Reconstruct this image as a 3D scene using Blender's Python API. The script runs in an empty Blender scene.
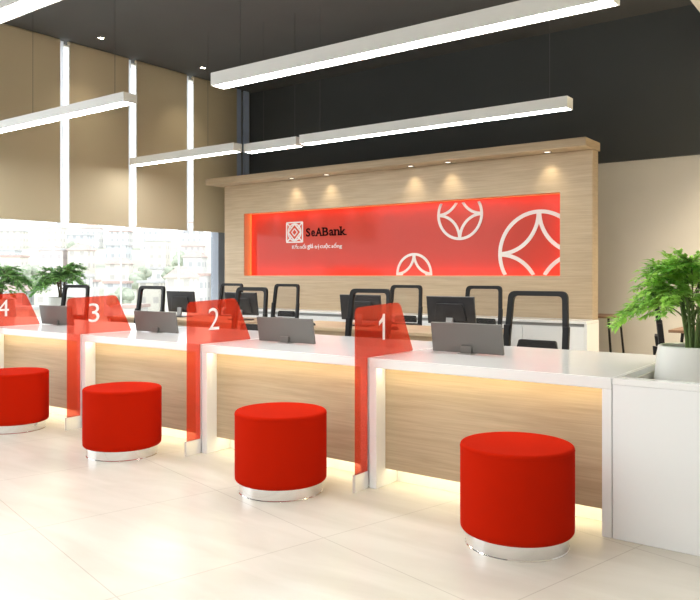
import bpy, bmesh, math, random
from mathutils import Vector, Matrix
random.seed(7)
S = bpy.context.scene
COL = S.collection
PI = math.pi
R = math.radians

# ------------------------------------------------------------------ materials
def nodes(name):
    m = bpy.data.materials.new(name); m.use_nodes = True
    nt = m.node_tree; nt.nodes.clear()
    out = nt.nodes.new('ShaderNodeOutputMaterial')
    return m, nt, out
def pbr(name, col, rough=0.5, metal=0.0, spec=0.5, coat=0.0, noise=None, bump=None, sheen=0.0):
    """noise=(scale xyz, amount, detail)   bump=(scale, strength)"""
    m, nt, out = nodes(name)
    b = nt.nodes.new('ShaderNodeBsdfPrincipled')
    b.inputs['Base Color'].default_value = (*col, 1); b.inputs['Roughness'].default_value = rough
    b.inputs['Metallic'].default_value = metal; b.inputs['Specular IOR Level'].default_value = spec
    b.inputs['Coat Weight'].default_value = coat; b.inputs['Coat Roughness'].default_value = 0.05
    b.inputs['Sheen Weight'].default_value = sheen
    nt.links.new(b.outputs[0], out.inputs[0])
    tc = nt.nodes.new('ShaderNodeTexCoord')
    if noise:
        mp = nt.nodes.new('ShaderNodeMapping'); mp.inputs['Scale'].default_value = noise[0]
        nt.links.new(tc.outputs['Object'], mp.inputs[0])
        n = nt.nodes.new('ShaderNodeTexNoise'); n.inputs['Scale'].default_value = 1; n.inputs['Detail'].default_value = noise[2]
        nt.links.new(mp.outputs[0], n.inputs[0])
        r = nt.nodes.new('ShaderNodeValToRGB'); a = noise[1]
        r.color_ramp.elements[0].position = .3; r.color_ramp.elements[1].position = .7
        r.color_ramp.elements[0].color = tuple(c*(1-a) for c in col)+(1,)
        r.color_ramp.elements[1].color = tuple(min(1, c*(1+a)) for c in col)+(1,)
        nt.links.new(n.outputs[0], r.inputs[0]); nt.links.new(r.outputs[0], b.inputs['Base Color'])
    if bump:
        n2 = nt.nodes.new('ShaderNodeTexNoise'); n2.inputs['Scale'].default_value = bump[0]; n2.inputs['Detail'].default_value = 3
        nt.links.new(tc.outputs['Object'], n2.inputs[0])
        bp = nt.nodes.new('ShaderNodeBump'); bp.inputs['Strength'].default_value = bump[1]; bp.inputs['Distance'].default_value = .002
        nt.links.new(n2.outputs[0], bp.inputs['Height']); nt.links.new(bp.outputs[0], b.inputs['Normal'])
    return m
def emit(name, col, s):
    m, nt, out = nodes(name)
    e = nt.nodes.new('ShaderNodeEmission'); e.inputs[0].default_value = (*col, 1); e.inputs[1].default_value = s
    nt.links.new(e.outputs[0], out.inputs[0]); return m
def wood(name, c1, c2, rough=.45):
    m, nt, out = nodes(name)
    b = nt.nodes.new('ShaderNodeBsdfPrincipled'); b.inputs['Roughness'].default_value = rough
    b.inputs['Specular IOR Level'].default_value = .4
    tc = nt.nodes.new('ShaderNodeTexCoord')
    mp = nt.nodes.new('ShaderNodeMapping'); mp.inputs['Scale'].default_value = (1.6, 6, 34)
    nt.links.new(tc.outputs['Object'], mp.inputs[0])
    n = nt.nodes.new('ShaderNodeTexNoise'); n.inputs['Scale'].default_value = 1; n.inputs['Detail'].default_value = 6
    n.inputs['Roughness'].default_value = .62; n.inputs['Distortion'].default_value = .35
    nt.links.new(mp.outputs[0], n.inputs[0])
    r = nt.nodes.new('ShaderNodeValToRGB')
    r.color_ramp.elements[0].position = .32; r.color_ramp.elements[0].color = (*c2, 1)
    r.color_ramp.elements[1].position = .66; r.color_ramp.elements[1].color = (*c1, 1)
    nt.links.new(n.outputs[0], r.inputs[0])
    mp2 = nt.nodes.new('ShaderNodeMapping'); mp2.inputs['Scale'].default_value = (3, 10, 160)
    nt.links.new(tc.outputs['Object'], mp2.inputs[0])
    n2 = nt.nodes.new('ShaderNodeTexNoise'); n2.inputs['Scale'].default_value = 1; n2.inputs['Detail'].default_value = 3
    nt.links.new(mp2.outputs[0], n2.inputs[0])
    mx = nt.nodes.new('ShaderNodeMix'); mx.data_type = 'RGBA'; mx.blend_type = 'OVERLAY'; mx.inputs[0].default_value = .18
    nt.links.new(r.outputs[0], mx.inputs[6]); nt.links.new(n2.outputs[0], mx.inputs[7])
    nt.links.new(mx.outputs[2], b.inputs['Base Color'])
    nt.links.new(b.outputs[0], out.inputs[0]); return m
def see_through(name, tint, body, mix, gloss=.08, rough=.03):
    m, nt, out = nodes(name)
    t = nt.nodes.new('ShaderNodeBsdfTransparent'); t.inputs[0].default_value = (*tint, 1)
    d = nt.nodes.new('ShaderNodeBsdfDiffuse'); d.inputs[0].default_value = (*body, 1)
    g = nt.nodes.new('ShaderNodeBsdfGlossy'); g.inputs['Roughness'].default_value = rough
    m1 = nt.nodes.new('ShaderNodeMixShader'); m1.inputs[0].default_value = mix
    m2 = nt.nodes.new('ShaderNodeMixShader')
    f = nt.nodes.new('ShaderNodeLayerWeight'); f.inputs[0].default_value = .25
    k = nt.nodes.new('ShaderNodeMath'); k.operation = 'MULTIPLY'; k.inputs[1].default_value = gloss*5
    nt.links.new(f.outputs['Fresnel'], k.inputs[0]); nt.links.new(k.outputs[0], m2.inputs[0])
    nt.links.new(t.outputs[0], m1.inputs[1]); nt.links.new(d.outputs[0], m1.inputs[2])
    nt.links.new(m1.outputs[0], m2.inputs[1]); nt.links.new(g.outputs[0], m2.inputs[2])
    nt.links.new(m2.outputs[0], out.inputs[0]); return m
def translucent(name, col, tcol, mix, gloss=.0, rough=.05):
    m, nt, out = nodes(name)
    d = nt.nodes.new('ShaderNodeBsdfDiffuse'); d.inputs[0].default_value = (*col, 1)
    t = nt.nodes.new('ShaderNodeBsdfTranslucent'); t.inputs[0].default_value = (*tcol, 1)
    m1 = nt.nodes.new('ShaderNodeMixShader'); m1.inputs[0].default_value = mix
    nt.links.new(d.outputs[0], m1.inputs[1]); nt.links.new(t.outputs[0], m1.inputs[2])
    last = m1
    if gloss:
        g = nt.nodes.new('ShaderNodeBsdfGlossy'); g.inputs['Roughness'].default_value = rough
        m2 = nt.nodes.new('ShaderNodeMixShader')
        f = nt.nodes.new('ShaderNodeFresnel'); f.inputs[0].default_value = 1.5
        k = nt.nodes.new('ShaderNodeMath'); k.operation = 'MULTIPLY'; k.inputs[1].default_value = gloss
        nt.links.new(f.outputs[0], k.inputs[0]); nt.links.new(k.outputs[0], m2.inputs[0])
        nt.links.new(m1.outputs[0], m2.inputs[1]); nt.links.new(g.outputs[0], m2.inputs[2]); last = m2
    nt.links.new(last.outputs[0], out.inputs[0]); return m
def floor_mat():
    m, nt, out = nodes('cream_polished_tile')
    b = nt.nodes.new('ShaderNodeBsdfPrincipled'); b.inputs['Roughness'].default_value = .26
    b.inputs['Specular IOR Level'].default_value = .35
    tc = nt.nodes.new('ShaderNodeTexCoord')
    mp = nt.nodes.new('ShaderNodeMapping'); mp.inputs['Rotation'].default_value = (0, 0, R(13.6)); mp.inputs['Location'].default_value = (2.76+20, -2.134+20, 0)
    nt.links.new(tc.outputs['Object'], mp.inputs[0])
    br = nt.nodes.new('ShaderNodeTexBrick'); br.offset = 0; br.squash = 1
    for k, v in (('Scale', 1), ('Mortar Size', .0028), ('Mortar Smooth', .1), ('Brick Width', 1), ('Row Height', 1), ('Bias', 0)): br.inputs[k].default_value = v
    br.inputs['Color1'].default_value = (.66, .63, .565, 1); br.inputs['Color2'].default_value = (.65, .62, .555, 1)
    br.inputs['Mortar'].default_value = (.52, .49, .43, 1)
    nt.links.new(mp.outputs[0], br.inputs[0])
    n = nt.nodes.new('ShaderNodeTexNoise'); n.inputs['Scale'].default_value = 1; n.inputs['Detail'].default_value = 7; n.inputs['Distortion'].default_value = .8
    mp3 = nt.nodes.new('ShaderNodeMapping'); mp3.inputs['Scale'].default_value = (1.2, 5, 1); mp3.inputs['Rotation'].default_value = (0, 0, R(13.6))
    nt.links.new(tc.outputs['Object'], mp3.inputs[0]); nt.links.new(mp3.outputs[0], n.inputs[0])
    r = nt.nodes.new('ShaderNodeValToRGB'); r.color_ramp.elements[0].color = (.88, .87, .85, 1); r.color_ramp.elements[1].color = (1, 1, 1, 1)
    r.color_ramp.elements[0].position = .3; r.color_ramp.elements[1].position = .65
    nt.links.new(n.outputs[0], r.inputs[0])
    mx = nt.nodes.new('ShaderNodeMix'); mx.data_type = 'RGBA'; mx.blend_type = 'MULTIPLY'; mx.inputs[0].default_value = 1
    nt.links.new(br.outputs[0], mx.inputs[6]); nt.links.new(r.outputs[0], mx.inputs[7])
    nt.links.new(mx.outputs[2], b.inputs['Base Color']); nt.links.new(b.outputs[0], out.inputs[0]); return m
def facade_mat(name, wall, win, sx, sz):
    """Window rows as a pattern of the facade."""
    m, nt, out = nodes(name)
    b = nt.nodes.new('ShaderNodeBsdfPrincipled'); b.inputs['Roughness'].default_value = .8
    tc = nt.nodes.new('ShaderNodeTexCoord'); sp = nt.nodes.new('ShaderNodeSeparateXYZ')
    nt.links.new(tc.outputs['Object'], sp.inputs[0])
    def band(sock, size, lo, hi):
        a = nt.nodes.new('ShaderNodeMath'); a.operation = 'DIVIDE'; a.inputs[1].default_value = size; nt.links.new(sock, a.inputs[0])
        f = nt.nodes.new('ShaderNodeMath'); f.operation = 'FRACT'; nt.links.new(a.outputs[0], f.inputs[0])
        g = nt.nodes.new('ShaderNodeMath'); g.operation = 'GREATER_THAN'; g.inputs[1].default_value = lo; nt.links.new(f.outputs[0], g.inputs[0])
        l = nt.nodes.new('ShaderNodeMath'); l.operation = 'LESS_THAN'; l.inputs[1].default_value = hi; nt.links.new(f.outputs[0], l.inputs[0])
        q = nt.nodes.new('ShaderNodeMath'); q.operation = 'MULTIPLY'; nt.links.new(g.outputs[0], q.inputs[0]); nt.links.new(l.outputs[0], q.inputs[1])
        return q.outputs[0]
    s = nt.nodes.new('ShaderNodeMath'); s.operation = 'ADD'; nt.links.new(sp.outputs[0], s.inputs[0]); nt.links.new(sp.outputs[1], s.inputs[1])
    q = nt.nodes.new('ShaderNodeMath'); q.operation = 'MULTIPLY'
    nt.links.new(band(s.outputs[0], sx, .3, .72), q.inputs[0]); nt.links.new(band(sp.outputs[2], sz, .35, .75), q.inputs[1])
    mx = nt.nodes.new('ShaderNodeMix'); mx.data_type = 'RGBA'
    mx.inputs[6].default_value = (*wall, 1); mx.inputs[7].default_value = (*win, 1)
    nt.links.new(q.outputs[0], mx.inputs[0]); nt.links.new(mx.outputs[2], b.inputs['Base Color']); nt.links.new(b.outputs[0], out.inputs[0]); return m

M = dict(
    white=pbr('white_gloss_laminate', (.86, .87, .88), .16, spec=.5),
    white_top=pbr('white_solid_surface', (.87, .875, .875), .14, spec=.5, noise=((2, 2, 2), .02, 4)),
    oak=wood('light_oak_veneer', (.51, .395, .265), (.415, .315, .205)),
    desk_oak=wood('pale_desk_oak', (.66, .50, .33), (.54, .40, .25)),
    brown=wood('brown_table_wood', (.30, .18, .11), (.22, .12, .07)),
    led_warm=emit('warm_led', (1, .85, .50), 18.0),
    led_floor=emit('warm_floor_led', (1, .85, .52), 8.0),
    led_orange=emit('orange_led', (1, .42, .10), 6.5),
    lamp=emit('diffuser_glow', (.99, 1, .965), 20.0),
    spot=emit('downlight_glow', (1, .90, .74), 30.0),
    spot_soft=emit('soft_spot_glow', (1, .85, .65), 2.0),
    fabric=pbr('red_wool', (.44, .012, .002), .95, spec=.03, bump=(400, .3)),
    chrome=pbr('chrome', (.80, .80, .80), .10, 1.0, noise=((3, 3, 3), .05, 2)),
    blue_paint=pbr('pale_blue_paint', (.50, .60, .80), .6, noise=((3, 3, 3), .03, 3)),
    clamp=pbr('satin_metal', (.85, .86, .88), .32, .75),
    steel=pbr('steel', (.55, .56, .58), .25, 1.0),
    black=pbr('black_plastic', (.008, .008, .009), .5, spec=.3),
    black_soft=pbr('black_fabric', (.025, .025, .028), .9),
    mon_black=pbr('black_monitor_shell', (.028, .028, .032), .3, spec=.5, noise=((9, 9, 9), .25, 2)),
    mon_grey=pbr('grey_monitor_shell', (.15, .145, .135), .5, .1, spec=.5),
    silver=pbr('silver_plastic', (.35, .35, .35), .4, .3),
    screen=pbr('dark_screen', (.01, .01, .012), .1),
    ceil=pbr('dark_ceiling_paint', (.090, .090, .090), .75, noise=((1, 1, 1), .06, 3)),
    dark=pbr('charcoal_paint', (.060, .064, .064), .8, noise=((1, 1, 1), .06, 3)),
    beige=pbr('beige_plaster', (.76, .72, .66), .8, noise=((1.5, 1.5, 1.5), .03, 3)),
    wall_paint=pbr('white_wall_paint', (.84, .85, .86), .8, noise=((1.5, 1.5, 1.5), .02, 3)),
    soffit=pbr('cream_soffit', (.74, .71, .65), .8, noise=((1.5, 1.5, 1.5), .03, 3)),
    column=pbr('blue_grey_concrete', (.27, .30, .35), .7, noise=((2, 2, 2), .10, 6)),
    housing=pbr('lamp_housing', (.88, .88, .85), .45),
    wire=pbr('steel_wire', (.12, .12, .12), .4, .6),
    red_glass=see_through('red_acrylic', (.98, .54, .46), (.80, .06, .02), .34, gloss=.05),
    digit=pbr('white_vinyl', (.9, .9, .9), .4, noise=((50, 50, 50), .01, 1)),
    sign_red=translucent('red_backlit_glass', (.74, .10, .07), (1, .24, .13), .5, gloss=.7, rough=.12),
    sign_white=translucent('sign_white', (.95, .90, .86), (1, .95, .9), .2),
    sign_dark=pbr('sign_dark', (.02, .006, .006), .8, spec=.05),
    reveal=pbr('glow_tinted_reveal', (.80, .35, .16), .5),  # LED glow on the recess sides is put into this orange
    mesh=see_through('chair_mesh', (1, 1, 1), (.10, .09, .08), .10, gloss=.0),
    pane=see_through('clear_glass', (.98, .99, .99), (.5, .5, .5), .0, gloss=.06),
    blind=translucent('beige_blind', (.61, .52, .375), (.68, .60, .42), .22),
    bar=translucent('white_backlit_profile', (.8, .82, .86), (.92, .95, 1.0), .62),
    pot=pbr('white_ceramic', (.78, .78, .76), .3, noise=((6, 6, 2), .05, 4)),
    soil=pbr('soil', (.035, .03, .02), .95, noise=((40, 40, 40), .4, 3)),
    stem=pbr('green_stem', (.10, .16, .04), .6, noise=((30, 30, 8), .3, 3)),
    trunk=pbr('brown_stem', (.10, .07, .035), .7, noise=((30, 30, 8), .3, 3)),
    floor=floor_mat(),
    hill=pbr('hill_ground', (.46, .48, .40), .9, noise=((.05, .05, .05), .15, 6)),
    far_trunk=pbr('far_bark', (.42, .39, .35), .9, noise=((2, 2, 2), .1, 3)),  # bark paled, the washed-out haze is put into the colour
    far_leaf=pbr('far_foliage', (.38, .42, .34), .9, noise=((.8, .8, .8), .3, 4)),
    roof_red=pbr('roof_tiles', (.50, .38, .35), .9, noise=((1, 1, 1), .1, 4)),
    roof_grey=pbr('roof_slab', (.50, .50, .51), .9, noise=((1, 1, 1), .1, 4)),
)
def leaf_mat(name, c1, c2):
    m, nt, out = nodes(name)
    tc = nt.nodes.new('ShaderNodeTexCoord'); n = nt.nodes.new('ShaderNodeTexNoise'); n.inputs['Scale'].default_value = 14
    nt.links.new(tc.outputs['Object'], n.inputs[0])
    r = nt.nodes.new('ShaderNodeValToRGB'); r.color_ramp.elements[0].position = .35; r.color_ramp.elements[1].position = .65
    r.color_ramp.elements[0].color = (*c2, 1); r.color_ramp.elements[1].color = (*c1, 1)
    nt.links.new(n.outputs[0], r.inputs[0])
    d = nt.nodes.new('ShaderNodeBsdfPrincipled'); d.inputs['Roughness'].default_value = .45
    t = nt.nodes.new('ShaderNodeBsdfTranslucent'); mx = nt.nodes.new('ShaderNodeMixShader'); mx.inputs[0].default_value = .35
    nt.links.new(r.outputs[0], d.inputs['Base Color']); nt.links.new(r.outputs[0], t.inputs[0])
    nt.links.new(d.outputs[0], mx.inputs[1]); nt.links.new(t.outputs[0], mx.inputs[2]); nt.links.new(mx.outputs[0], out.inputs[0]); return m
M['leaf'] = leaf_mat('bright_green_leaf', (.50, .80, .16), (.17, .45, .06))
M['leaf_dark'] = leaf_mat('mid_green_leaf', (.30, .55, .17), (.11, .28, .08))

# ------------------------------------------------------------------ mesh helpers
def box(bm, x0, x1, y0, y1, z0, z1, rot=None, piv=None):
    vs = [bm.verts.new((x, y, z)) for x in (x0, x1) for y in (y0, y1) for z in (z0, z1)]
    for f in ((0, 1, 3, 2), (4, 6, 7, 5), (0, 4, 5, 1), (2, 3, 7, 6), (0, 2, 6, 4), (1, 5, 7, 3)):
        bm.faces.new([vs[i] for i in f])
    if rot: bmesh.ops.rotate(bm, verts=vs, cent=piv or (0, 0, 0), matrix=rot)
    return vs
def lathe(bm, prof, n=48, c=(0, 0)):
    rings = []
    for r, z in prof:
        rings.append([bm.verts.new((c[0]+r*math.cos(2*PI*i/n), c[1]+r*math.sin(2*PI*i/n), z)) for i in range(n)] if r > 1e-6 else [bm.verts.new((c[0], c[1], z))])
    for a, b in zip(rings, rings[1:]):
        for i in range(n):
            j = (i+1) % n
            if len(a) == 1 and len(b) == 1: continue
            if len(a) == 1: bm.faces.new((a[0], b[i], b[j]))
            elif len(b) == 1: bm.faces.new((a[i], a[j], b[0]))
            else: bm.faces.new((a[i], a[j], b[j], b[i]))
def tube(bm, pts, rad, n=8, radii=None):
    pts = [Vector(p) for p in pts]; rings = []
    for k, p in enumerate(pts):
        d = (pts[min(k+1, len(pts)-1)]-pts[max(k-1, 0)]).normalized()
        u = d.cross(Vector((0, 0, 1)));
        if u.length < 1e-3: u = d.cross(Vector((1, 0, 0)))
        u.normalize(); v = d.cross(u); r = radii[k] if radii else rad
        rings.append([bm.verts.new(p+u*r*math.cos(2*PI*i/n)+v*r*math.sin(2*PI*i/n)) for i in range(n)])
    for a, b in zip(rings, rings[1:]):
        for i in range(n): bm.faces.new((a[i], a[(i+1) % n], b[(i+1) % n], b[i]))
    bm.faces.new(rings[0][::-1]); bm.faces.new(rings[-1])
def prism(bm, pts, axis, a, b):
    """closed outline pts (u,v) extruded between a and b along axis"""
    def mk(u, v, w): return {'x': (w, u, v), 'y': (u, w, v), 'z': (u, v, w)}[axis]
    A = [bm.verts.new(mk(u, v, a)) for u, v in pts]; B = [bm.verts.new(mk(u, v, b)) for u, v in pts]
    n = len(pts)
    for i in range(n): bm.faces.new((A[i], A[(i+1) % n], B[(i+1) % n], B[i]))
    bm.faces.new(A[::-1]); bm.faces.new(B)
def rounded(pts, rads, n=6):
    """round the corners of a polygon"""
    out = []; N = len(pts)
    for i in range(N):
        p = Vector(pts[i]); r = rads[i]
        if r <= 0: out.append(tuple(p)); continue
        a = (Vector(pts[i-1])-p).normalized(); b = (Vector(pts[(i+1) % N])-p).normalized()
        ang = a.angle(b)/2; L = r/math.tan(ang)
        s, e = p+a*L, p+b*L
        for k in range(n+1):
            t = k/n; out.append(tuple(s*(1-t)**2+p*2*t*(1-t)+e*t*t))
    return out
def ring_prism(bm, outer, inner, y0, y1):
    n = len(outer); V = {}
    for nm, pts, y in (('of', outer, y0), ('if', inner, y0), ('ob', outer, y1), ('ib', inner, y1)):
        V[nm] = [bm.verts.new((u, y, v)) for u, v in pts]
    for i in range(n):
        j = (i+1) % n
        bm.faces.new((V['of'][i], V['of'][j], V['if'][j], V['if'][i])); bm.faces.new((V['ob'][i], V['ib'][i], V['ib'][j], V['ob'][j]))
        bm.faces.new((V['of'][i], V['ob'][i], V['ob'][j], V['of'][j])); bm.faces.new((V['if'][i], V['if'][j], V['ib'][j], V['ib'][i]))
def obj(name, bm, mat, parent=None, smooth=False, bevel=0, label=None, loc=None):
    bmesh.ops.recalc_face_normals(bm, faces=bm.faces[:])
    me = bpy.data.meshes.new(name); bm.to_mesh(me); bm.free()
    o = bpy.data.objects.new(name, me); COL.objects.link(o)
    for m in (mat if isinstance(mat, (list, tuple)) else [mat]): me.materials.append(m)
    if smooth:
        for p in me.polygons: p.use_smooth = True
        me.set_sharp_from_angle(angle=R(38))
    if bevel:
        b = o.modifiers.new('bevel', 'BEVEL'); b.width = bevel; b.segments = 2; b.limit_method = 'ANGLE'
    if parent: o.parent = parent
    if label: o['label'] = label
    if loc: o.location = loc
    return o
def quick(name, mat, parent, *boxes, **kw):
    bm = bmesh.new()
    for b in boxes: box(bm, *b)
    return obj(name, bm, mat, parent, **kw)
def tag(o, label, cat, group=None, kind=None):
    o['label'] = label; o['category'] = cat
    if group: o['group'] = group
    if kind: o['kind'] = kind
    return o
def thing(name, label, cat, loc=(0, 0, 0), rz=0, group=None):
    o = bpy.data.objects.new(name, None); COL.objects.link(o); o.empty_display_size = .1
    o.location = loc; o.rotation_euler = (0, 0, rz)
    return tag(o, label, cat, group)
def struct(name, bm, mat, **kw):
    o = obj(name, bm, mat, **kw); o['kind'] = 'structure'; return o
def sbox(name, mat, *boxes, **kw):
    bm = bmesh.new()
    for b in boxes: box(bm, *b)
    return struct(name, bm, mat, **kw)
def dup(root, loc, rz=None, label=None, group=None, scale=None):
    r = root.copy(); COL.objects.link(r); r.location = loc
    if rz is not None: r.rotation_euler = (0, 0, rz)
    if label: r['label'] = label
    if group: r['group'] = group
    if scale: r.scale = scale
    for ch in list(root.children):
        c = ch.copy(); COL.objects.link(c); c.parent = r
        for g in list(ch.children):
            d = g.copy(); COL.objects.link(d); d.parent = c
    return r
def text_verts(s, offset=0.0, depth=.004):
    """returns a bmesh of the text in its own XY plane"""
    cu = bpy.data.curves.new('text', 'FONT'); cu.body = s; cu.size = 1; cu.offset = offset; cu.extrude = depth/2; cu.resolution_u = 4
    o = bpy.data.objects.new('text', cu); COL.objects.link(o)
    dg = bpy.context.evaluated_depsgraph_get(); dg.update()
    me = bpy.data.meshes.new_from_object(o.evaluated_get(dg))
    bm = bmesh.new(); bm.from_mesh(me)
    bpy.data.objects.remove(o); bpy.data.curves.remove(cu); bpy.data.meshes.remove(me)
    return bm
def merge(dst, src):
    me = bpy.data.meshes.new('tmp'); src.to_mesh(me); src.free(); dst.from_mesh(me); bpy.data.meshes.remove(me)
def fit(bm, w, h, depth):
    xs = [v.co.x for v in bm.verts]; ys = [v.co.y for v in bm.verts]; zs = [v.co.z for v in bm.verts]
    x0, x1, y0, y1, z0, z1 = min(xs), max(xs), min(ys), max(ys), min(zs), max(zs)
    for v in bm.verts:
        v.co.x = (v.co.x-x0)/(x1-x0)*w; v.co.y = (v.co.y-y0)/(y1-y0)*h; v.co.z = ((v.co.z-z0)/(z1-z0) if z1 > z0 else 0)*depth

# ------------------------------------------------------------------ setting
XW, YB, ZC, XR, YF = -9.17, 9.49, 4.43, 4.0, -3.6
sbox('floor', M['floor'], (XW-.4, XR, YF, YB+.3, -.1, 0))
sbox('ceiling', M['ceil'], (XW-.4, XR, YF, YB+.3, ZC, ZC+.15))
sbox('wall_back', [M['beige']], (XW-.4, XR, YB+.06, YB+.3, 0, 2.75))
sbox('trim_1', M['dark'], (XW-.4, XR, YB, YB+.3, 2.655, ZC))
sbox('unseen_wall_right', M['wall_paint'], (XR, XR+.2, YF, YB+.3, 0, ZC))  # unseen wall at the right, added white for the room light
sbox('unseen_wall_front', M['wall_paint'], (XW-.4, XR, YF-.2, YF, 0, ZC))  # unseen wall behind the camera, added to cut light from the front
sbox('trim_2', M['soffit'], (-1.67, XR, YF, YB-.001, 3.9, ZC-.001))
# grey concrete column closing the window wall
sbox('wall_left', M['column'], (XW-.30, XW-.12, 8.76, YB+.3, 0, ZC), (XW-.30, XW-.10, 9.33, YB+.05, 0, ZC))
# glazing: one pane per bay, with slim frames
gaps = [3.59, 4.70, 5.75, 6.86, 7.97, 9.08]
edges = [-3.4, -2.2, -1.0, .2, 1.35, 2.47]+[g+.065 for g in gaps[:-1]]+[8.76]
for i, (a, b) in enumerate(zip(edges, edges[1:])):
    sbox('window_%d' % (i+1), M['pane'], (XW-.26, XW-.25, a+.004, b-.004, .06, ZC-.022))
sbox('trim_3', M['white'], (XW-.32, XW-.19, -3.4, 8.755, 0, .06), (XW-.32, XW-.19, -3.4, 8.755, ZC-.02, ZC))
for i, g in enumerate(gaps[:-1]):
    sbox('trim_%d' % (i+4), M['bar'], (XW-.10, XW-.07, g+.004, g+.092, 1.90, ZC))
    o = sbox('trim_%d' % (i+14), M['bar'], (XW-.285, XW-.262, g+.058, g+.072, .06, ZC-.06))
sbox('trim_40', M['blue_paint'], (XW-.06, XW-.03, 9.105, 9.21, 1.93, ZC), (XW-.06, XW-.03, 9.285, 9.40, 1.93, ZC))

def blind(y0, y1, label):
    t = thing('roller_blind', label, 'blind', (XW, (y0+y1)/2, 0), 0, 'beige roller blinds on the glass wall')
    h = (y1-y0)/2
    quick('blind_fabric', M['blind'], t, (-.004, 0, -h, h, 1.965, ZC-.03))
    quick('bottom_rail', M['blind'], t, (-.014, .008, -h, h, 1.94, 1.965), bevel=.003)
    bm = bmesh.new(); tube(bm, [(-.02, -h+.003, ZC-.027), (-.02, h-.003, ZC-.027)], .025, 12); obj('roller', bm, M['blind'], t, smooth=True)
    quick('side_hem', M['soffit'], t, (-.002, .006, -h, -h+.014, 1.965, ZC-.03))
    return t
blind(3.72, 4.64, 'beige roller blind at the left picture edge, only its right side in view')
blind(4.72+.06, 5.75, 'beige roller blind left of the first white strip, widest blind in view')
blind(5.88, 6.86, 'beige roller blind between the first and second white strips from the left')
blind(6.99, 7.97, 'beige roller blind between the second and third white strips from the left')
blind(8.10, 9.075, 'beige roller blind at the far corner, right of the third white strip')

# ------------------------------------------------------------------ oak feature wall with recessed sign
X0, X1 = -8.71, -2.815
SX0, SX1, SZ0, SZ1 = -8.281, -3.192, 1.218, 2.187
sbox('wall_feature', M['oak'], (X0, SX0, 8.35, 8.54, 0, 2.645), (SX1, X1, 8.35, 8.54, 0, 2.645),
     (SX0, SX1, 8.35, 8.54, 0, SZ0), (SX0, SX1, 8.35, 8.54, SZ1, 2.645))
sbox('trim_20', M['oak'], (-8.86, -2.80, 8.08, 8.57, 2.648, 2.745), bevel=.004)
sg = thing('sign_board', 'long recessed red backlit sign with white circle emblems and bank name on the oak wall', 'sign', ((SX0+SX1)/2, 8.50, 0))
cx = (SX0+SX1)/2
def sb(name, mat, *bs, **kw):
    return quick(name, mat, sg, *[(a-cx, b-cx, c-8.50, d-8.50, e, f) for a, b, c, d, e, f in bs], **kw)
sb('backing', M['white'], (SX0+.001, SX1-.001, 8.575, 8.60, SZ0+.001, SZ1-.001))
sb('glass_panel', M['sign_red'], (SX0+.02, SX1-.004, 8.497, 8.503, SZ0+.003, SZ1-.004))
e = .002
sb('reveal_lining', M['reveal'], (SX0+.0005, SX0+e, 8.36, 8.575, SZ0+e, SZ1-e), (SX1-e, SX1-.0005, 8.36, 8.575, SZ0+e, SZ1-e),
   (SX0+e, SX1-e, 8.36, 8.575, SZ1-e, SZ1-.0005), (SX0+e, SX1-e, 8.36, 8.575, SZ0+.0005, SZ0+e))
for b in ((SX0+.004, SX0+.016, 8.53, 8.55, SZ0+.02, SZ1-.02), (SX1-.016, SX1-.006, 8.53, 8.55, SZ0+.02, SZ1-.02),
          (SX0+.03, SX1-.03, 8.53, 8.55, SZ1-.018, SZ1-.006), (SX0+.03, SX1-.03, 8.53, 8.55, SZ0+.006, SZ0+.018)):
    sb('led_strip', M['led_orange'], b)
def clip_poly_strip(bm, pts, w, x0, x1, z0, z1, yf, yb):
    """ribbon of width w along pts, kept inside the rectangle"""
    P = [Vector(p) for p in pts]
    for k_, (a, b) in enumerate(zip(P, P[1:])):
        m = (a+b)/2
        if not (x0 <= m.x <= x1 and z0 <= m.y <= z1): continue
        d = (b-a); L = d.length; d.normalize(); n = Vector((-d.y, d.x))*w/2; a2, b2 = a-d*w*.1, b+d*w*.1
        q = [(p.x, p.y) for p in (a2+n, b2+n, b2-n, a2-n)]
        q = [(min(max(u, x0), x1), min(max(v, z0), z1)) for u, v in q]
        LV[0] = (LV[0]+1) % 17; prism(bm, q, 'y', yf-.0001*LV[0], yb)
LV = [0]
def emblem(cx0, cz0, r, w):
    bm = bmesh.new(); N = 96
    args = (w, SX0+.03, SX1-.006, SZ0+.008, SZ1-.026, 8.4905, 8.4965)
    clip_poly_strip(bm, [(cx0+r*math.cos(2*PI*i/N), cz0+r*math.sin(2*PI*i/N)) for i in range(N+1)], *args)
    for k in range(4):
        ox, oz = cx0+r*(1 if k in (0, 3) else -1), cz0+r*(1 if k < 2 else -1)
        a0 = {0: PI, 1: 1.5*PI, 2: 0, 3: .5*PI}[k]; rr = r-w*.1
        clip_poly_strip(bm, [(ox+rr*math.cos(a0+PI/2*i/24), oz+rr*math.sin(a0+PI/2*i/24)) for i in range(25)], *args)
    bmesh.ops.translate(bm, verts=bm.verts, vec=(-cx, -8.50, 0))
    return obj('circle_emblem', bm, M['sign_white'], sg)
emblem(-3.505, 1.485, .505, .047); emblem(-4.57, 2.005, .31, .036); emblem(-5.256, 1.245, .262, .034)
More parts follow.
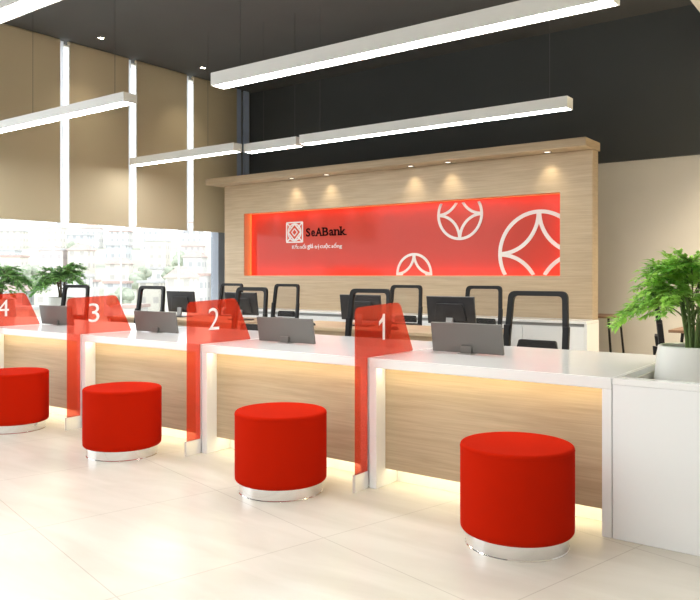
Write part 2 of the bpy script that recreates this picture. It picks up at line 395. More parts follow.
# logo square
bm = bmesh.new(); lx0, lx1, lz0, lz1 = -7.52, -7.205, 1.725, 2.02; lcx, lcz = (lx0+lx1)/2, (lz0+lz1)/2; hx, hz = (lx1-lx0)/2, (lz1-lz0)/2
aa = (.02, SX0, SX1, SZ0, SZ1, 8.4905, 8.4965)
clip_poly_strip(bm, [(lx0, lz0), (lx1, lz0), (lx1, lz1), (lx0, lz1), (lx0, lz0)], *aa)
N = 40; rr = .125
clip_poly_strip(bm, [(lcx+rr*math.cos(2*PI*i/N), lcz+rr*math.sin(2*PI*i/N)) for i in range(N+1)], *aa)
for k in range(4):
    sx, sz = (1, 1, -1, -1)[k], (1, -1, -1, 1)[k]
    clip_poly_strip(bm, [(lcx+sx*hx, lcz+sz*hz), (lcx+sx*.075, lcz+sz*.075)], *aa)
clip_poly_strip(bm, [(lcx+.125, lcz), (lcx, lcz+.125), (lcx-.125, lcz), (lcx, lcz-.125), (lcx+.125, lcz)], *aa)
clip_poly_strip(bm, [(lcx+.055, lcz), (lcx, lcz+.055), (lcx-.055, lcz), (lcx, lcz-.055), (lcx+.055, lcz)], .015, *aa[1:])
bmesh.ops.translate(bm, verts=bm.verts, vec=(-cx, -8.50, 0)); obj('logo_square', bm, M['sign_white'], sg)
# bank name, heavy letters with slab serifs
bm = bmesh.new()
lay = [('S', -7.135, .085, .125), ('e', -7.035, .075, .09), ('A', -6.95, .125, .125), ('B', -6.822, .118, .125), ('a', -6.698, .088, .09), ('n', -6.605, .102, .09), ('k', -6.497, .108, .128)]
for ch, x, w, h in lay:
    tb = text_verts(ch, .018, .004); fit(tb, w*.92, h, .006)
    for v in tb.verts: v.co = Vector((x+v.co.x-cx, -.0095+(.006-v.co.z), 1.80+v.co.y))
    merge(bm, tb)
    t_ = .016; y_ = (-.0095, -.0035); X_ = x-cx
    feet = {'A': [(-.012, .03), (w-.045, w+.004)], 'B': [(-.014, .03)], 'n': [(-.01, .035), (w-.04, w+.004)], 'k': [(-.01, .035), (w-.035, w+.006)], 'a': [(w-.03, w+.006)]}.get(ch, [])
    for u, v in feet: box(bm, X_+u, X_+v, *y_, 1.80, 1.80+t_)
    if ch in 'Bk': box(bm, X_-.014, X_+.03, *y_, 1.80+h-t_, 1.80+h)
    if ch == 'n': box(bm, X_-.014, X_+.02, *y_, 1.80+h-t_, 1.80+h)
obj('bank_name', bm, M['sign_dark'], sg)
wx = -7.41
for wd_, wl, up, dn in (('Kết', .13, 1.25, 0), ('nối', .125, 1.25, 0), ('giá', .115, 1.2, .3), ('trị', .085, 1, .28), ('cuộc', .19, 1.15, .28), ('sống', .19, 1.25, .3)):
    tb = text_verts(wd_, .012, .004); k_ = .058; fit(tb, wl, k_*(up+dn), .004)
    for v in tb.verts: v.co = Vector((v.co.x+wx-cx, -.009+(.004-v.co.z), 1.622-k_*dn+v.co.y))
    obj('slogan_word', tb, M['sign_white'], sg); wx += wl+.022

# small spotlights in the cornice
def spot_thing(name, loc, label, group, down):
    t = thing(name, label, 'downlight', loc, 0, group)
    bm = bmesh.new(); lathe(bm, [(.036, 0), (.052, 0), (.052, -.006), (.040, -.006), (.036, 0)], 24); obj('trim_ring', bm, M['steel'], t, smooth=True)
    bm = bmesh.new(); lathe(bm, [(0, -.002), (.035, -.002), (.035, -.0005), (0, -.0005)], 24); obj('lamp', bm, M['spot'] if loc[2] > 3 else M['spot_soft'], t, smooth=True)
    if down:
        l = bpy.data.lights.new('spot_lamp', 'SPOT'); l.energy = down; l.spot_size = R(95); l.spot_blend = 1.0; l.color = (1, .86, .62); l.shadow_soft_size = .03
        lo = bpy.data.objects.new('spot_lamp', l); COL.objects.link(lo); lo.parent = t; lo.location = (0, 0, -.012)
    return t
for i, (x, w) in enumerate(((-7.2, 'leftmost, above the bank name'), (-6.55, 'second from the left'), (-5.15, 'third from the left'), (-4.6, 'fourth from the left'), (-3.3, 'rightmost'))):
    spot_thing('cornice_spotlight', (x, 8.24, 2.648), 'small warm spotlight under the oak cornice, '+w, 'spotlights under the cornice', 7)
spot_thing('ceiling_downlight', (-8.69, 7.87, ZC), 'small glowing downlight in the dark ceiling, farther one near the window wall', 'ceiling downlights', 25)
spot_thing('ceiling_downlight', (-8.70, 6.06, ZC), 'small glowing downlight in the dark ceiling, nearer one above the left pendant', 'ceiling downlights', 25)

# ------------------------------------------------------------------ pendant lights
def pendant(x0, x1, y, zb, h, wires, label):
    t = thing('pendant_light', label, 'pendant light', ((x0+x1)/2, y+.075, zb), 0, 'linear pendant lights')
    L = (x1-x0)/2; w = .075
    bm = bmesh.new(); box(bm, -L, L, -w, -w+.012, 0, h); box(bm, -L, L, w-.012, w, 0, h); box(bm, -L, L, -w+.012, w-.012, h-.012, h)
    box(bm, -L, -L+.012, -w+.012, w-.012, 0, h-.012); box(bm, L-.012, L, -w+.012, w-.012, 0, h-.012)
    obj('housing', bm, M['housing'], t)
    quick('diffuser', M['lamp'], t, (-L+.012, L-.012, -w+.012, w-.012, .002, .012))
    for wx in wires:
        bm = bmesh.new(); xx = wx-(x0+x1)/2; tube(bm, [(xx, 0, h), (xx, 0, ZC-zb)], .0022, 6); obj('wire', bm, M['wire'], t)
    return t
for i, (x, y, w_) in enumerate(((-.9, 8.5, 'nearest the oak wall'), (.6, 8.5, 'middle one'), (2.2, 8.5, 'by the right wall'), (-.2, 6.4, 'over the table'))):
    spot_thing('added_fill_downlight', (x, y, 3.899), 'added fill downlight in the cream soffit, outside the view, '+w_, 'added fill downlights', 380)  # unseen lamps added to brighten the beige back wall
pendant(-3.6, .6, -.6, 2.80, .10, (-3.3, .3), 'added white linear pendant light behind the viewpoint, outside the view')  # unseen pendant added for the overall room light
pendant(-8.6, -4.4, -.6, 2.80, .10, (-8.3, -4.7), 'added white linear pendant light over the waiting side, outside the view at left')  # a further unseen pendant, added to light the room
pendant(-3.6, .6, .9, 2.80, .10, (-3.3, .3), 'added white linear pendant light just above the viewpoint, outside the view')  # unseen pendant added to brighten the front faces
pendant(-6.2, -2.2, 2.285, 2.80, .10, (-5.9, -2.5), 'white linear pendant light crossing the top left corner of the view')
pendant(-9.0, -5.65, 4.17, 2.80, .085, (-7.27, -5.88), 'white linear pendant light ending over the left blinds, cut off by the left edge')
pendant(-4.62, -1.33, 4.27, 2.80, .108, (-4.35, -2.0), 'largest white linear pendant light, upper centre to right above the counters')
pendant(-8.90, -6.80, 6.67, 2.80, .105, (-7.35,), 'far white linear pendant light, leftmost of the back row, in front of the blinds')
pendant(-6.78, -5.90, 6.83, 2.80, .105, (-5.98, -6.5), 'short stretch of white linear pendant light in the middle of the back row')
pendant(-5.82, -2.53, 6.80, 2.80, .108, (-5.56, -2.73), 'long white linear pendant light at the right of the back row, before the sign wall')

# ------------------------------------------------------------------ teller counters
HT = .75
def counter(w, label):
    t = thing('teller_counter', label, 'counter', (0, 0, 0), 0, 'teller counters')      # local: left end x=0, front y=0
    quick('countertop', M['white_top'], t, (0, w, 0, 1.16, HT-.055, HT), bevel=.003)
    quick('leg', M['white'], t, (0, .05, .002, 1.15, 0, HT-.055), bevel=.002)
    quick('leg', M['white'], t, (w-.045, w, .002, 1.15, 0, HT-.055), bevel=.002)
    quick('front_panel', M['oak'], t, (.05, w-.045, .095, .115, .10, HT-.055))
    quick('plinth', M['white'], t, (.05, w-.045, .22, .24, 0, .16))
    quick('led_strip', M['led_warm'], t, (.06, w-.055, .030, .040, HT-.058, HT-.0555))
    quick('led_strip', M['led_floor'], t, (.06, w-.055, .120, .132, .112, .122))
    quick('divider_shelf', M['white'], t, (.05, w-.045, .115, .9, .16, .175))
    return t
xs = [-2.483, -3.90, -5.315, -6.73, -8.145]
ends = [-1.10, -2.50, -3.917, -5.332, -6.747]
labs = ['white teller counter with glowing oak front, right of red screen 1', 'white teller counter with glowing oak front, between red screens 2 and 1',
        'white teller counter with glowing oak front, between red screens 3 and 2', 'white teller counter with glowing oak front, between red screens 4 and 3',
        'white teller counter at the left picture edge, seen through red screen 4']
c0 = counter(1.385, labs[0]); c0.location = (xs[0], 3.52, 0)
for i in range(1, 5):
    dup(c0, (xs[i], 3.52, 0), label=labs[i], scale=((ends[i]-xs[i])/1.385, 1, 1))
# end unit with a sunken planter trough
t = thing('end_counter', 'plain white counter end block with a sunken trough holding the potted plant', 'counter', (-1.094, 3.52, 0))
W = .99
bm = bmesh.new()
box(bm, 0, W, 0, .065, HT-.03, HT); box(bm, 0, W, .93, 1.16, HT-.03, HT); box(bm, 0, .02, .065, .93, HT-.03, HT); box(bm, W-.05, W, .065, .93, HT-.03, HT)
obj('countertop', bm, M['white_top'], t)
quick('body', M['white'], t, (0, W, .002, .03, 0, HT-.031), (0, .018, .03, 1.15, 0, HT-.031), (W-.018, W, .03, 1.15, 0, HT-.031), (.018, W-.018, 1.13, 1.15, 0, HT-.031), bevel=.002)
bm = bmesh.new()
box(bm, .02, W-.05, .065, .93, .49, .50); box(bm, .02, .03, .065, .93, .50, HT-.03); box(bm, W-.06, W-.05, .065, .93, .50, HT-.03)
box(bm, .03, W-.06, .065, .075, .50, HT-.03); box(bm, .03, W-.06, .92, .93, .50, HT-.03)
obj('trough', bm, M['soffit'], t)

# ------------------------------------------------------------------ numbered red screens
def screen(num, x, label):
    t = thing('partition_screen', label, 'screen', (x, 3.52, 0), 0, 'numbered red teller screens')
    pts = [(-.122, .088), (-.008, .088), (-.008, .7525), (.49, .7525), (.335, 1.062), (-.122, 1.045)]
    bm = bmesh.new(); prism(bm, rounded(pts, [0, 0, 0, .01, .06, .045]), 'x', -.004, .004)
    obj('panel', bm, M['red_glass'], t)
    bm = bmesh.new()
    box(bm, -.009, -.005, -.132, -.008, 0, .10); box(bm, .005, .009, -.132, -.008, 0, .10); box(bm, -.009, .009, -.138, -.132, 0, .10); box(bm, -.005, .005, -.132, -.008, 0, .086)
    obj('foot_clamp', bm, M['clamp'], t, bevel=.0015)
    if num == '1':
        tb = bmesh.new(); prism(tb, [(.62, 0), (.98, 0), (.98, 1.42), (.70, 1.42), (.50, 1.20), (.05, 1.02), (.05, .80), (.62, 1.02)], 'z', 0, .1)
    else: tb = text_verts(num, -.004, .004)
    wd = {'1': .06, '2': .10, '3': .10, '4': .11}[num]; fit(tb, wd, .154, .002)
    for v in tb.verts: v.co = Vector((.0045+v.co.z, .118-wd/2+v.co.x+(.02 if num == '1' else 0), .845+v.co.y))
    obj('number', tb, M['digit'], t, label='white number '+num)
    return t
for n, x in zip('1234', (-2.4915, -3.9085, -5.3235, -6.7385)):
    screen(n, x, 'translucent red screen with the white number %s, standing at the counter front' % n)

# ------------------------------------------------------------------ stools
def stool(label):
    t = thing('drum_stool', label, 'stool', (0, 0, 0), 0, 'red drum stools')
    r = .257; prof = [(0, .460), (r-.03, .460)]
    for k in range(7): a = PI/2*(1-k/6); prof.append((r-.014+.014*math.cos(a), .446+.014*math.sin(a)))
    prof += [(r, .10)]
    for k in range(1, 6): a = -PI/2*k/5; prof.append((r-.02+.02*math.cos(a), .085+.02*math.sin(a)))
    prof += [(0, .065)]
    bm = bmesh.new(); lathe(bm, prof, 72); obj('drum_seat', bm, M['fabric'], t, smooth=True)
    bm = bmesh.new(); lathe(bm, [(r+.0002, .4395), (r+.0016, .441), (r+.0002, .4425)], 72)
    obj('piping', bm, M['fabric'], t, smooth=True)
    bm = bmesh.new(); lathe(bm, [(0, .065), (.232, .065), (.232, .006), (.235, .003), (.235, 0), (0, 0)], 64); obj('base_ring', bm, M['chrome'], t, smooth=True)
    return t
s0 = stool('nearest red drum stool, in front of the counter at the right'); s0.location = (-1.428, 3.20, 0)
for x, lb in ((-2.863, 'red drum stool in the middle, between red screens 2 and 1'), (-4.325, 'red drum stool between red screens 3 and 2'), (-5.73, 'farthest red drum stool, cut off by the left picture edge')):
    dup(s0, (x, 3.184, 0), label=lb, scale=(1.02, 1.02, 1))

# ------------------------------------------------------------------ grey monitors on the counters
def grey_monitor(label):
    t = thing('desk_monitor', label, 'monitor', (0, 0, 0), 0, 'grey monitors on the teller counters')
    rot = Matrix.Rotation(R(9), 3, 'X')
    bm = bmesh.new(); box(bm, -.245, .245, -.010, .008, .006, .190, rot, (0, 0, .012)); obj('shell', bm, M['mon_grey'], t, bevel=.004)
    bm = bmesh.new(); box(bm, -.235, .235, .0082, .0095, .018, .180, rot, (0, 0, .012)); obj('display', bm, M['screen'], t)
    bm = bmesh.new(); box(bm, -.038, .038, -.030, -.012, .0045, .05); obj('stand', bm, M['mon_grey'], t, bevel=.004)
    bm = bmesh.new(); box(bm, -.045, .045, -.045, .05, 0, .005); obj('stand_foot', bm, M['silver'], t)
    return t
gm = grey_monitor('grey desk monitor seen from behind on the counter right of red screen 1'); gm.location = (-2.135, 4.07, HT); gm.scale = (.98, 1, 1.0)
for x, y, s, lb in ((-3.505, 3.96, 1.06, 'grey desk monitor seen from behind on the counter right of red screen 2'),
                    (-4.995, 4.02, 1.08, 'grey desk monitor seen from behind on the counter right of red screen 3'),
                    (-6.50, 4.05, 1.08, 'grey desk monitor seen from behind, half hidden by red screen 3')):
    dup(gm, (x, y, HT), label=lb, scale=(s, 1, .95 if x > -5 else 1.0))

# ------------------------------------------------------------------ office chairs
def chair(label):
    t = thing('office_chair', label, 'chair', (0, 0, 0), 0)
    def sh(bm):
        for v in bm.verts:
            v.co.y += .22+(v.co.z-.62)*.10
            v.co.y -= .05*(1-(v.co.x/.24)**2)*-.4
    outer = rounded([(-.238, .62), (.238, .62), (.214, 1.112), (-.214, 1.112)], [.03, .03, .055, .055], 6)
    inner = rounded([(-.196, .665), (.196, .665), (.176, 1.076), (-.176, 1.076)], [.03, .03, .035, .035], 6)
    bm = bmesh.new(); ring_prism(bm, outer, inner, -.014, .018); sh(bm); obj('back_frame', bm, M['black'], t, smooth=True, bevel=.003)
    bm = bmesh.new(); prism(bm, inner, 'y', -.002, .001); sh(bm); obj('back_mesh', bm, M['mesh'], t)
    bm = bmesh.new(); prism(bm, rounded([(-.15, .675), (.15, .675), (.135, .752), (-.135, .752)], [.01, .01, .02, .02]), 'y', .004, .034); sh(bm); obj('lumbar_bar', bm, M['black'], t, bevel=.004)
    for s in (-1, 1):
        bm = bmesh.new(); box(bm, min(s*.190, s*.236), max(s*.190, s*.236), -.022, .016, .64, .86)
        sh(bm); obj('back_bracket', bm, M['black'], t, bevel=.006)
    bm = bmesh.new(); prism(bm, rounded([(-.24, -.22), (.24, -.22), (.235, .22), (-.235, .22)], [.08]*4), 'z', .42, .49); obj('seat', bm, M['black_soft'], t, smooth=True, bevel=.015)
    bm = bmesh.new(); tube(bm, [(0, .02, .40), (0, .24, .41), (0, .30, .47), (0, .275, .66)], .022, 10); obj('back_support', bm, M['black'], t, smooth=True)
    for s in (-1, 1):
        bm = bmesh.new(); tube(bm, [(s*.20, .02, .41), (s*.265, .02, .43), (s*.27, .02, .64)], .014, 8); box(bm, s*.27-.03, s*.27+.03, -.12, .13, .64, .665)
        obj('armrest', bm, M['black'], t, bevel=.003)
    bm = bmesh.new(); lathe(bm, [(0, .42), (.05, .42), (.03, .38), (.026, .36), (.026, .20), (.034, .20), (.034, .09), (0, .09)], 20); obj('gas_column', bm, M['black'], t, smooth=True)
    bm = bmesh.new()
    for k in range(5):
        a = 2*PI*k/5+.3; tube(bm, [(0, 0, .11), (.28*math.cos(a), .28*math.sin(a), .075)], .02, 8, radii=[.026, .014])
    obj('star_base', bm, M['black'], t, smooth=True)
    for k in range(5):
        a = 2*PI*k/5+.3; bm = bmesh.new(); u = Vector((-math.sin(a), math.cos(a), 0)); c = Vector((.28*math.cos(a), .28*math.sin(a), .03))
        tube(bm, [c-u*.02, c+u*.02], .03, 14); obj('caster', bm, M['black'], t, smooth=True)
    return t
F = 'black office chair behind the teller counter, '
B_ = 'black office chair at the oak back desks, '
ch0 = chair(F+'the nearest one, right of the red 1'); ch0.location = (-2.165, 4.95, 0); ch0['group'] = 'office chairs behind the teller counter'
for x, y, rz, lb in ((-3.675, 4.97, 2, 'just behind the red 1'), (-5.11, 4.99, 0, 'behind the panel with 2, largely hidden'),
                     (-6.62, 4.97, -4, 'standing against the window right of the red 3'), (-7.97, 4.95, 4, 'against the window left of the red 3')):
    dup(ch0, (x, y, 0), R(rz), scale=(1.08 if x < -6 else .95, 1, 1), label=F+lb, group='office chairs behind the teller counter')
ch0.scale = (1, 1, 1)
for x, y, rz, lb in ((-3.73, 7.22, 0, 'rightmost, beside the large black monitor'), (-4.73, 7.2, 0, 'second from the right, right above screen 1'),
                     (-6.61, 7.2, 0, 'second from the left, standing clear'), (-7.65, 7.2, 0, 'leftmost, above screen 2')):
    dup(ch0, (x, y, 0), R(rz), label=B_+lb, group='office chairs at the back desks')
ch0.scale = (1.06, 1, 1)
dup(ch0, (-1.33, 6.3, 0), R(104), scale=(1, 1, 1), label='black office chair in side view, behind the potted plant at right')

# ------------------------------------------------------------------ back desks with black monitors
def desk(x0, x1, label):
    t = thing('office_desk', label, 'desk', ((x0+x1)/2, 6.05, 0), 0, 'oak desks of the second row'); w = (x1-x0)/2
    quick('desktop', M['desk_oak'], t, (-w, w, -.43, .43, .69, .72), bevel=.002)
    quick('front_panel', M['desk_oak'], t, (-w+.04, w-.04, -.40, -.38, .10, .688))
    for s in (-1, 1): quick('leg', M['white'], t, (s*(w-.018)-.018, s*(w-.018)+.018, -.42, .42, 0, .689))
    return t
desk(-5.25, -2.98, 'oak office desk of the second row, behind screen 1')
desk(-7.95, -5.68, 'oak office desk of the second row, behind screen 2 near the window')
def black_monitor(label):
    t = thing('computer_monitor', label, 'monitor', (0, 0, 0), 0, 'black monitors on the back desks')
    rot = Matrix.Rotation(R(8), 3, 'X')
    bm = bmesh.new(); box(bm, -.25, .25, -.012, .012, .055, .315, rot, (0, 0, .055))
    obj('shell', bm, M['mon_black'], t, bevel=.006)
    bm = bmesh.new(); prism(bm, rounded([(-.17, .085), (.17, .085), (.14, .25), (-.14, .25)], [.02]*4), 'y', -.028, -.010); bmesh.ops.rotate(bm, verts=bm.verts, cent=(0, 0, .055), matrix=rot)
    obj('back_cover', bm, M['mon_black'], t, bevel=.005)
    bm = bmesh.new(); box(bm, -.24, .24, .0122, .0135, .068, .305, rot, (0, 0, .055)); obj('display', bm, M['screen'], t)
    bm = bmesh.new(); box(bm, -.035, .035, -.062, -.040, .012, .115, Matrix.Rotation(R(-6), 3, 'X'), (0, -.05, .01)); obj('stand', bm, M['silver'], t, bevel=.004)
    bm = bmesh.new(); prism(bm, rounded([(-.13, -.12), (.13, -.12), (.13, .07), (-.13, .07)], [.03]*4), 'z', 0, .012); obj('stand_foot', bm, M['mon_black'], t, bevel=.002)
    return t
bmn = black_monitor('large black computer monitor seen from behind, above the nearest grey monitor'); bmn.location = (-3.375, 6.12, .72)
for x, lb in ((-4.39, 'black computer monitor seen from behind, partly covered by the chair back at screen 1'),
              (-6.07, 'black computer monitor seen from behind, just right of screen 2'),
              (-7.10, 'black computer monitor seen from behind against the window, left of screen 2')):
    dup(bmn, (x, 6.10, .72), label=lb)
bm = bmesh.new(); bmesh.ops.create_uvsphere(bm, u_segments=16, v_segments=10, radius=1)
for v in bm.verts: v.co = Vector((v.co.x*.032, v.co.y*.055, max(v.co.z, 0)*.034))
mo = obj('computer_mouse', bm, M['black'], smooth=True, loc=(-3.80, 5.80, .7202)); tag(mo, 'small black mouse on the oak desk, left below the large black monitor', 'mouse', 'mice on the back desks')
mo2 = mo.copy(); COL.objects.link(mo2); mo2.location = (-4.80, 5.80, .7202); mo2['label'] = 'small black mouse on the oak desk, left of the chair-covered monitor'

# ------------------------------------------------------------------ credenza along the oak wall
t = thing('credenza', 'long low white cabinet along the foot of the oak wall', 'cabinet', (-5.6, 8.14, 0))
L = 2.86
quick('top', M['white_top'], t, (-L, L, -.20, .20, .70, .73), bevel=.002)
quick('carcass', M['silver'], t, (-L+.03, L-.03, -.165, .19, .06, .70))
quick('side_panel', M['white'], t, (L-.029, L, -.19, .20, 0, .699)); quick('side_panel', M['white'], t, (-L, -L+.029, -.19, .20, 0, .699))
quick('plinth', M['silver'], t, (-L+.03, L-.03, -.15, .18, 0, .059))
n = 8; w = (2*L-.06)/n
for k in range(n):
    a = -L+.03+k*w
    quick('door', M['white'], t, (a+.003, a+w-.003, -.188, -.167, .07, .665), bevel=.001)

# ------------------------------------------------------------------ tables behind at right
def table(x0, x1, y0, y1, label):
    t = thing('side_table', label, 'table', ((x0+x1)/2, (y0+y1)/2, 0)); a, b = (x1-x0)/2, (y1-y0)/2
    quick('tabletop', M['brown'], t, (-a, a, -b, b, .725, .75), bevel=.003)
    for sx in (-1, 1):
        for sy in (-1, 1):
            bm = bmesh.new(); tube(bm, [(sx*(a-.10), sy*(b-.08), .724), (sx*(a-.04), sy*(b-.04), 0)], .014, 8); obj('leg', bm, M['black'], t, smooth=True)
    return t
table(-3.5, -2.68, 8.72, 9.32, 'brown table at the right end of the oak wall, mostly hidden behind it')
table(-1.66, -.75, 6.9, 7.5, 'brown table behind the potted plant at the right edge')

# ------------------------------------------------------------------ window ledge and potted plants
lg = quick('window_ledge', M['white'], None, (XW-.02, -8.45, 4.2, 5.9, 0, .58), bevel=.004); tag(lg, 'low white ledge along the glass wall carrying two potted plants', 'ledge')
def leaf(bm, p, d, up, L, W):
    d = d.normalized(); s = d.cross(up)
    if s.length < 1e-4: s = d.cross(Vector((1, .1, 0)))
    s.normalize(); n = s.cross(d)
    a = bm.verts.new(p); b = bm.verts.new(p+d*L*.45+s*W/2+n*L*.06); c = bm.verts.new(p+d*L-n*L*.12); e_ = bm.verts.new(p+d*L*.45-s*W/2+n*L*.06)
    m = bm.verts.new(p+d*L*.5)
    for f in ((a, b, m), (b, c, m), (c, e_, m), (e_, a, m)): bm.faces.new(f)
def plant(label, seed, loc, mat, stem_mat, spread=.46, h0=.40, h1=.88, LL=.05, n_br=30, bare=.14):
    rnd = random.Random(seed)
    t = thing('potted_plant', label, 'plant', loc)
    bm = bmesh.new(); lathe(bm, [(0, 0), (.205, 0), (.21, .01), (.168, .365), (.160, .37), (.152, .365), (.150, .33), (0, .33)], 48); obj('pot', bm, M['pot'], t, smooth=True)
    bm = bmesh.new(); lathe(bm, [(0, .345), (.09, .348), (.149, .338), (.149, .331), (0, .331)], 32); obj('soil', bm, M['soil'], t, smooth=True)
    st = bmesh.new(); fo = bmesh.new()
    for k in range(7):
        a = 2*PI*k/7; b = (.028*math.cos(a), .028*math.sin(a))
        tube(st, [(b[0], b[1], .335), (b[0]*1.1, b[1]*1.1, .36+bare), (b[0]*2.2, b[1]*2.2, .58+bare*.3)], .010, 6, radii=[.012, .010, .006])
    for k in range(n_br):
        a = 2*PI*k/n_br+rnd.uniform(-.25, .25)
        lift = rnd.random()
        base = Vector((rnd.uniform(-.04, .04), rnd.uniform(-.04, .04), .40+bare+lift*.10))
        reach = spread*(rnd.uniform(.5, 1.0))*(1-.35*lift)
        top = h0+.10+(h1-h0)*(.25+.75*lift)
        end = Vector((reach*math.cos(a), reach*math.sin(a), top-.12*(1-lift)-rnd.uniform(0, .06)))
        mid = Vector((reach*.5*math.cos(a), reach*.5*math.sin(a), top+.03))
        pts = [base*(1-s)**2+mid*2*s*(1-s)+end*s*s for s in [i/10 for i in range(11)]]
        tube(st, pts, .003, 4, radii=[.004-.0028*i/10 for i in range(11)])
        for i in range(3, 11):
            p = pts[i]; dr = (pts[i]-pts[i-1]).normalized()
            for q in range(3):
                az = rnd.uniform(0, 2*PI); side = (dr.cross(Vector((0, 0, 1)))*rnd.choice((-1, 1))+Vector((0, 0, rnd.uniform(-.3, .6)))+dr*rnd.uniform(.4, 1.2)).normalized()
                tl = rnd.uniform(.06, .11); tip = p+side*tl+Vector((0, 0, -.015))
                tube(st, [p, p+side*tl*.5+Vector((0, 0, .004)), tip], .001, 3)
                nn = 5
                for j in range(1, nn+1):
                    pp = p.lerp(tip, j/nn)
                    for sgn in (-1, 1):
                        ld = (side*.7+side.cross(Vector((0, 0, 1)))*sgn*.8+Vector((0, 0, rnd.uniform(-.4, .2)))).normalized()
                        leaf(fo, pp, ld, Vector((rnd.uniform(-.3, .3), rnd.uniform(-.3, .3), 1)), LL*rnd.uniform(.6, 1.1), LL*.36)
    obj('stem', st, stem_mat, t, smooth=True); obj('foliage', fo, mat, t)
    return t
plant('large white pot with bright feathery green plant, sunk in the counter end at right', 3, (-.865, 4.10, .501), M['leaf'], M['stem'], spread=.41, h0=.42, h1=.73, LL=.054, n_br=26, bare=.04)
p1 = plant('white pot with bushy green plant on the window ledge, between screens 4 and 3', 11, (-8.74, 5.50, .581), M['leaf_dark'], M['trunk'], spread=.40, h0=.42, h1=.72, LL=.06, n_br=22, bare=.06)
p1.scale = (1.0, 1.0, .98)
dup(p1, (-8.76, 4.68, .581), R(130), label='white pot with bushy green plant on the window ledge, behind screen 4')

# ------------------------------------------------------------------ the town on the hillside outside, washed-out haze put into its pale colours
FW = Vector((-.597, .802)); RT = Vector((.802, .597))
def at(t_, d): v = FW*d+RT*(t_*d); return v
HZ = ((10, -9.5), (120, -9.2), (150, -6.8), (190, -2.4), (240, 3.9), (300, 12), (370, 20))
def hz(d):
    for (a, za), (b, zb) in zip(HZ, HZ[1:]):
        if d <= b: return za+(zb-za)*(d-a)/(b-a)
    return HZ[-1][1]
bm = bmesh.new(); N1, N2 = 26, 20; g = []
for i in range(N1):
    d = 12+i*14.2
    g.append([bm.verts.new((*at(-.62+.62*j/(N2-1), d), hz(d)+.5*math.sin(i*1.3+j*.9))) for j in range(N2)])
for i in range(N1-1):
    for j in range(N2-1): bm.faces.new((g[i][j], g[i+1][j], g[i+1][j+1], g[i][j+1]))
o = obj('hillside', bm, M['hill'], smooth=True); o['kind'] = 'structure'
walls = [((.66, .65, .64), (.44, .45, .47), 'off-white'), ((.68, .65, .59), (.50, .48, .46), 'cream'), ((.66, .59, .58), (.48, .45, .46), 'pale pink'), ((.58, .60, .63), (.42, .44, .47), 'pale blue grey')]  # walls and windows kept pale, haze is part of the colours
fm = [facade_mat('facade_%s' % w[2].replace(' ', '_').replace('-', '_'), w[0], w[1], sx_, sz_) for w, (sx_, sz_) in zip(walls, ((2.2, 3), (2.6, 3), (1.9, 2.8), (2.4, 3.1)))]
rowname = ['nearest', 'second', 'third', 'fourth', 'highest']
rnd = random.Random(21)
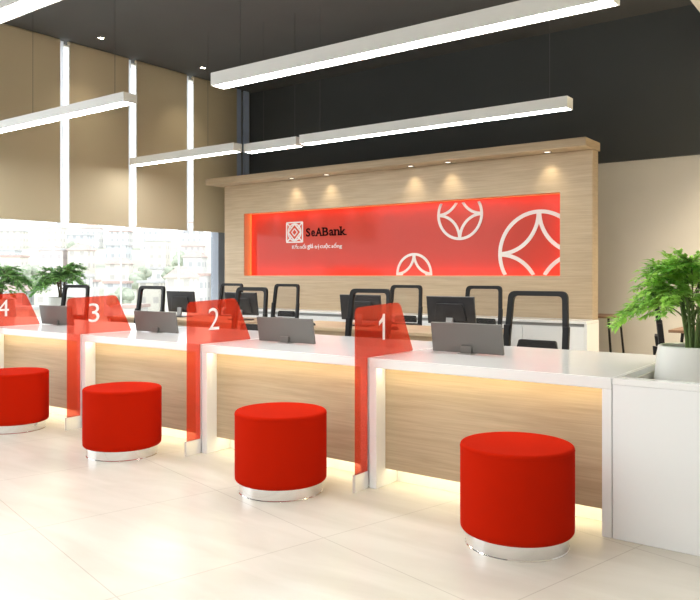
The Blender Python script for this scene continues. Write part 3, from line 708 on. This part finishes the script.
for ri, (d, nb) in enumerate(((120, 6), (150, 8), (190, 8), (240, 8), (300, 8))):
    for k in range(nb):
        tt = -.50+(.34/(nb-1))*k+rnd.uniform(-.008, .008); dd = d+rnd.uniform(-2, 2); c = at(tt, dd)
        w = rnd.uniform(.27, .36)*.34*d/nb; dp = rnd.uniform(5, 5.8); h = rnd.choice((6, 7.5, 9, 11)); wi = rnd.randrange(4)
        gz = hz(dd)-1.5; gab = rnd.random() < .3; red = gab or rnd.random() < .2
        kind = ('red hipped roof' if gab else 'flat red roof' if red else 'flat grey roof')
        lb = '%s town building with %s, number of floors %s, in the %s row up the hill, %s from the left' % (walls[wi][2], kind, {6: 'two', 7: 'two', 7.5: 'two', 8.5: 'three', 9: 'three', 10: 'three', 11: 'four'}[h], rowname[ri],
             ('first', 'second', 'third', 'fourth', 'fifth', 'sixth', 'seventh', 'eighth')[k])
        lb = lb.replace(', number of floors', ' and').replace(', in the', ' floors, in the')
        lb = ' '.join(lb.replace('town building', 'house').split()[:17])
        t = thing('town_building', '%s house outside the window, %s, %s row uphill, %s from left' % (walls[wi][2], kind, rowname[ri], ('first', 'second', 'third', 'fourth', 'fifth', 'sixth', 'seventh', 'eighth')[k]),
                  'building', (c.x, c.y, gz), R(36.7+rnd.uniform(-7, 7)), 'houses on the hillside')
        quick('walls', fm[wi], t, (-w, w, -dp/2, dp/2, 0, h+.5))
        H = h+.5; bm = bmesh.new()
        if gab:
            A = [bm.verts.new(p) for p in ((-w-.4, -dp/2-.4, H), (w+.4, -dp/2-.4, H), (w+.4, dp/2+.4, H), (-w-.4, dp/2+.4, H))]
            Bq = [bm.verts.new(p) for p in ((-w*.5, 0, H+1.7), (w*.5, 0, H+1.7))]
            bm.faces.new((A[0], A[1], Bq[1], Bq[0])); bm.faces.new((A[1], A[2], Bq[1])); bm.faces.new((A[2], A[3], Bq[0], Bq[1])); bm.faces.new((A[3], A[0], Bq[0])); bm.faces.new(A[::-1])
        else: box(bm, -w-.3, w+.3, -dp/2-.3, dp/2+.3, H, H+.5)
        obj('roof', bm, M['roof_red'] if red else M['roof_grey'], t)
for k, (tt, d, s) in enumerate(((-.435, 170, 2.2), (-.31, 135, 1.9), (-.285, 170, 2.2), (-.245, 170, 2.2), (-.225, 135, 2.0), (-.175, 170, 2.0), (-.37, 214, 2.8), (-.232, 214, 2.0), (-.205, 170, 1.8))):
    c = at(tt, d); t = thing('hillside_tree', 'pale green tree among the houses outside, %s of the nine from left' % ('first', 'third', 'fourth', 'fifth', 'seventh', 'last', 'second', 'sixth', 'eighth')[k], 'tree', (c.x, c.y, hz(d)-1), 0, 'trees on the hillside')
    bm = bmesh.new(); tube(bm, [(0, 0, 0), (0, 0, s*2.2+1)], .25, 8); obj('trunk', bm, M['far_trunk'], t)
    bm = bmesh.new(); rr = random.Random(k)
    for q in range(7):
        nb_ = len(bm.verts); ret = bmesh.ops.create_icosphere(bm, subdivisions=2, radius=s*rr.uniform(.45, .7))
        off = Vector((rr.uniform(-s, s)*.8, rr.uniform(-s, s)*.8, s*2.4+1+rr.uniform(-.6, .8)*s))
        for v in ret['verts']: v.co = v.co*rr.uniform(.86, 1.12)+off
    obj('crown', bm, M['far_leaf'], t)

# ------------------------------------------------------------------ world, camera
w = bpy.data.worlds.new('world'); S.world = w; w.use_nodes = True
bg = w.node_tree.nodes['Background']; bg.inputs[0].default_value = (.97, .985, 1, 1); bg.inputs[1].default_value = 1.55
cam = bpy.data.cameras.new('camera'); co = bpy.data.objects.new('camera', cam); COL.objects.link(co)
co.location = (0, 0, 1.23); co.rotation_euler = (R(90), 0, R(36.66)); cam.sensor_width = 36; cam.lens = 36*745/700; cam.shift_y = -25/700
cam.clip_end = 500
S.camera = co
S.view_settings.view_transform = 'Standard'; S.view_settings.look = 'None'; S.view_settings.gamma = 1; S.view_settings.use_curve_mapping = False
S.view_settings.exposure = 0.85
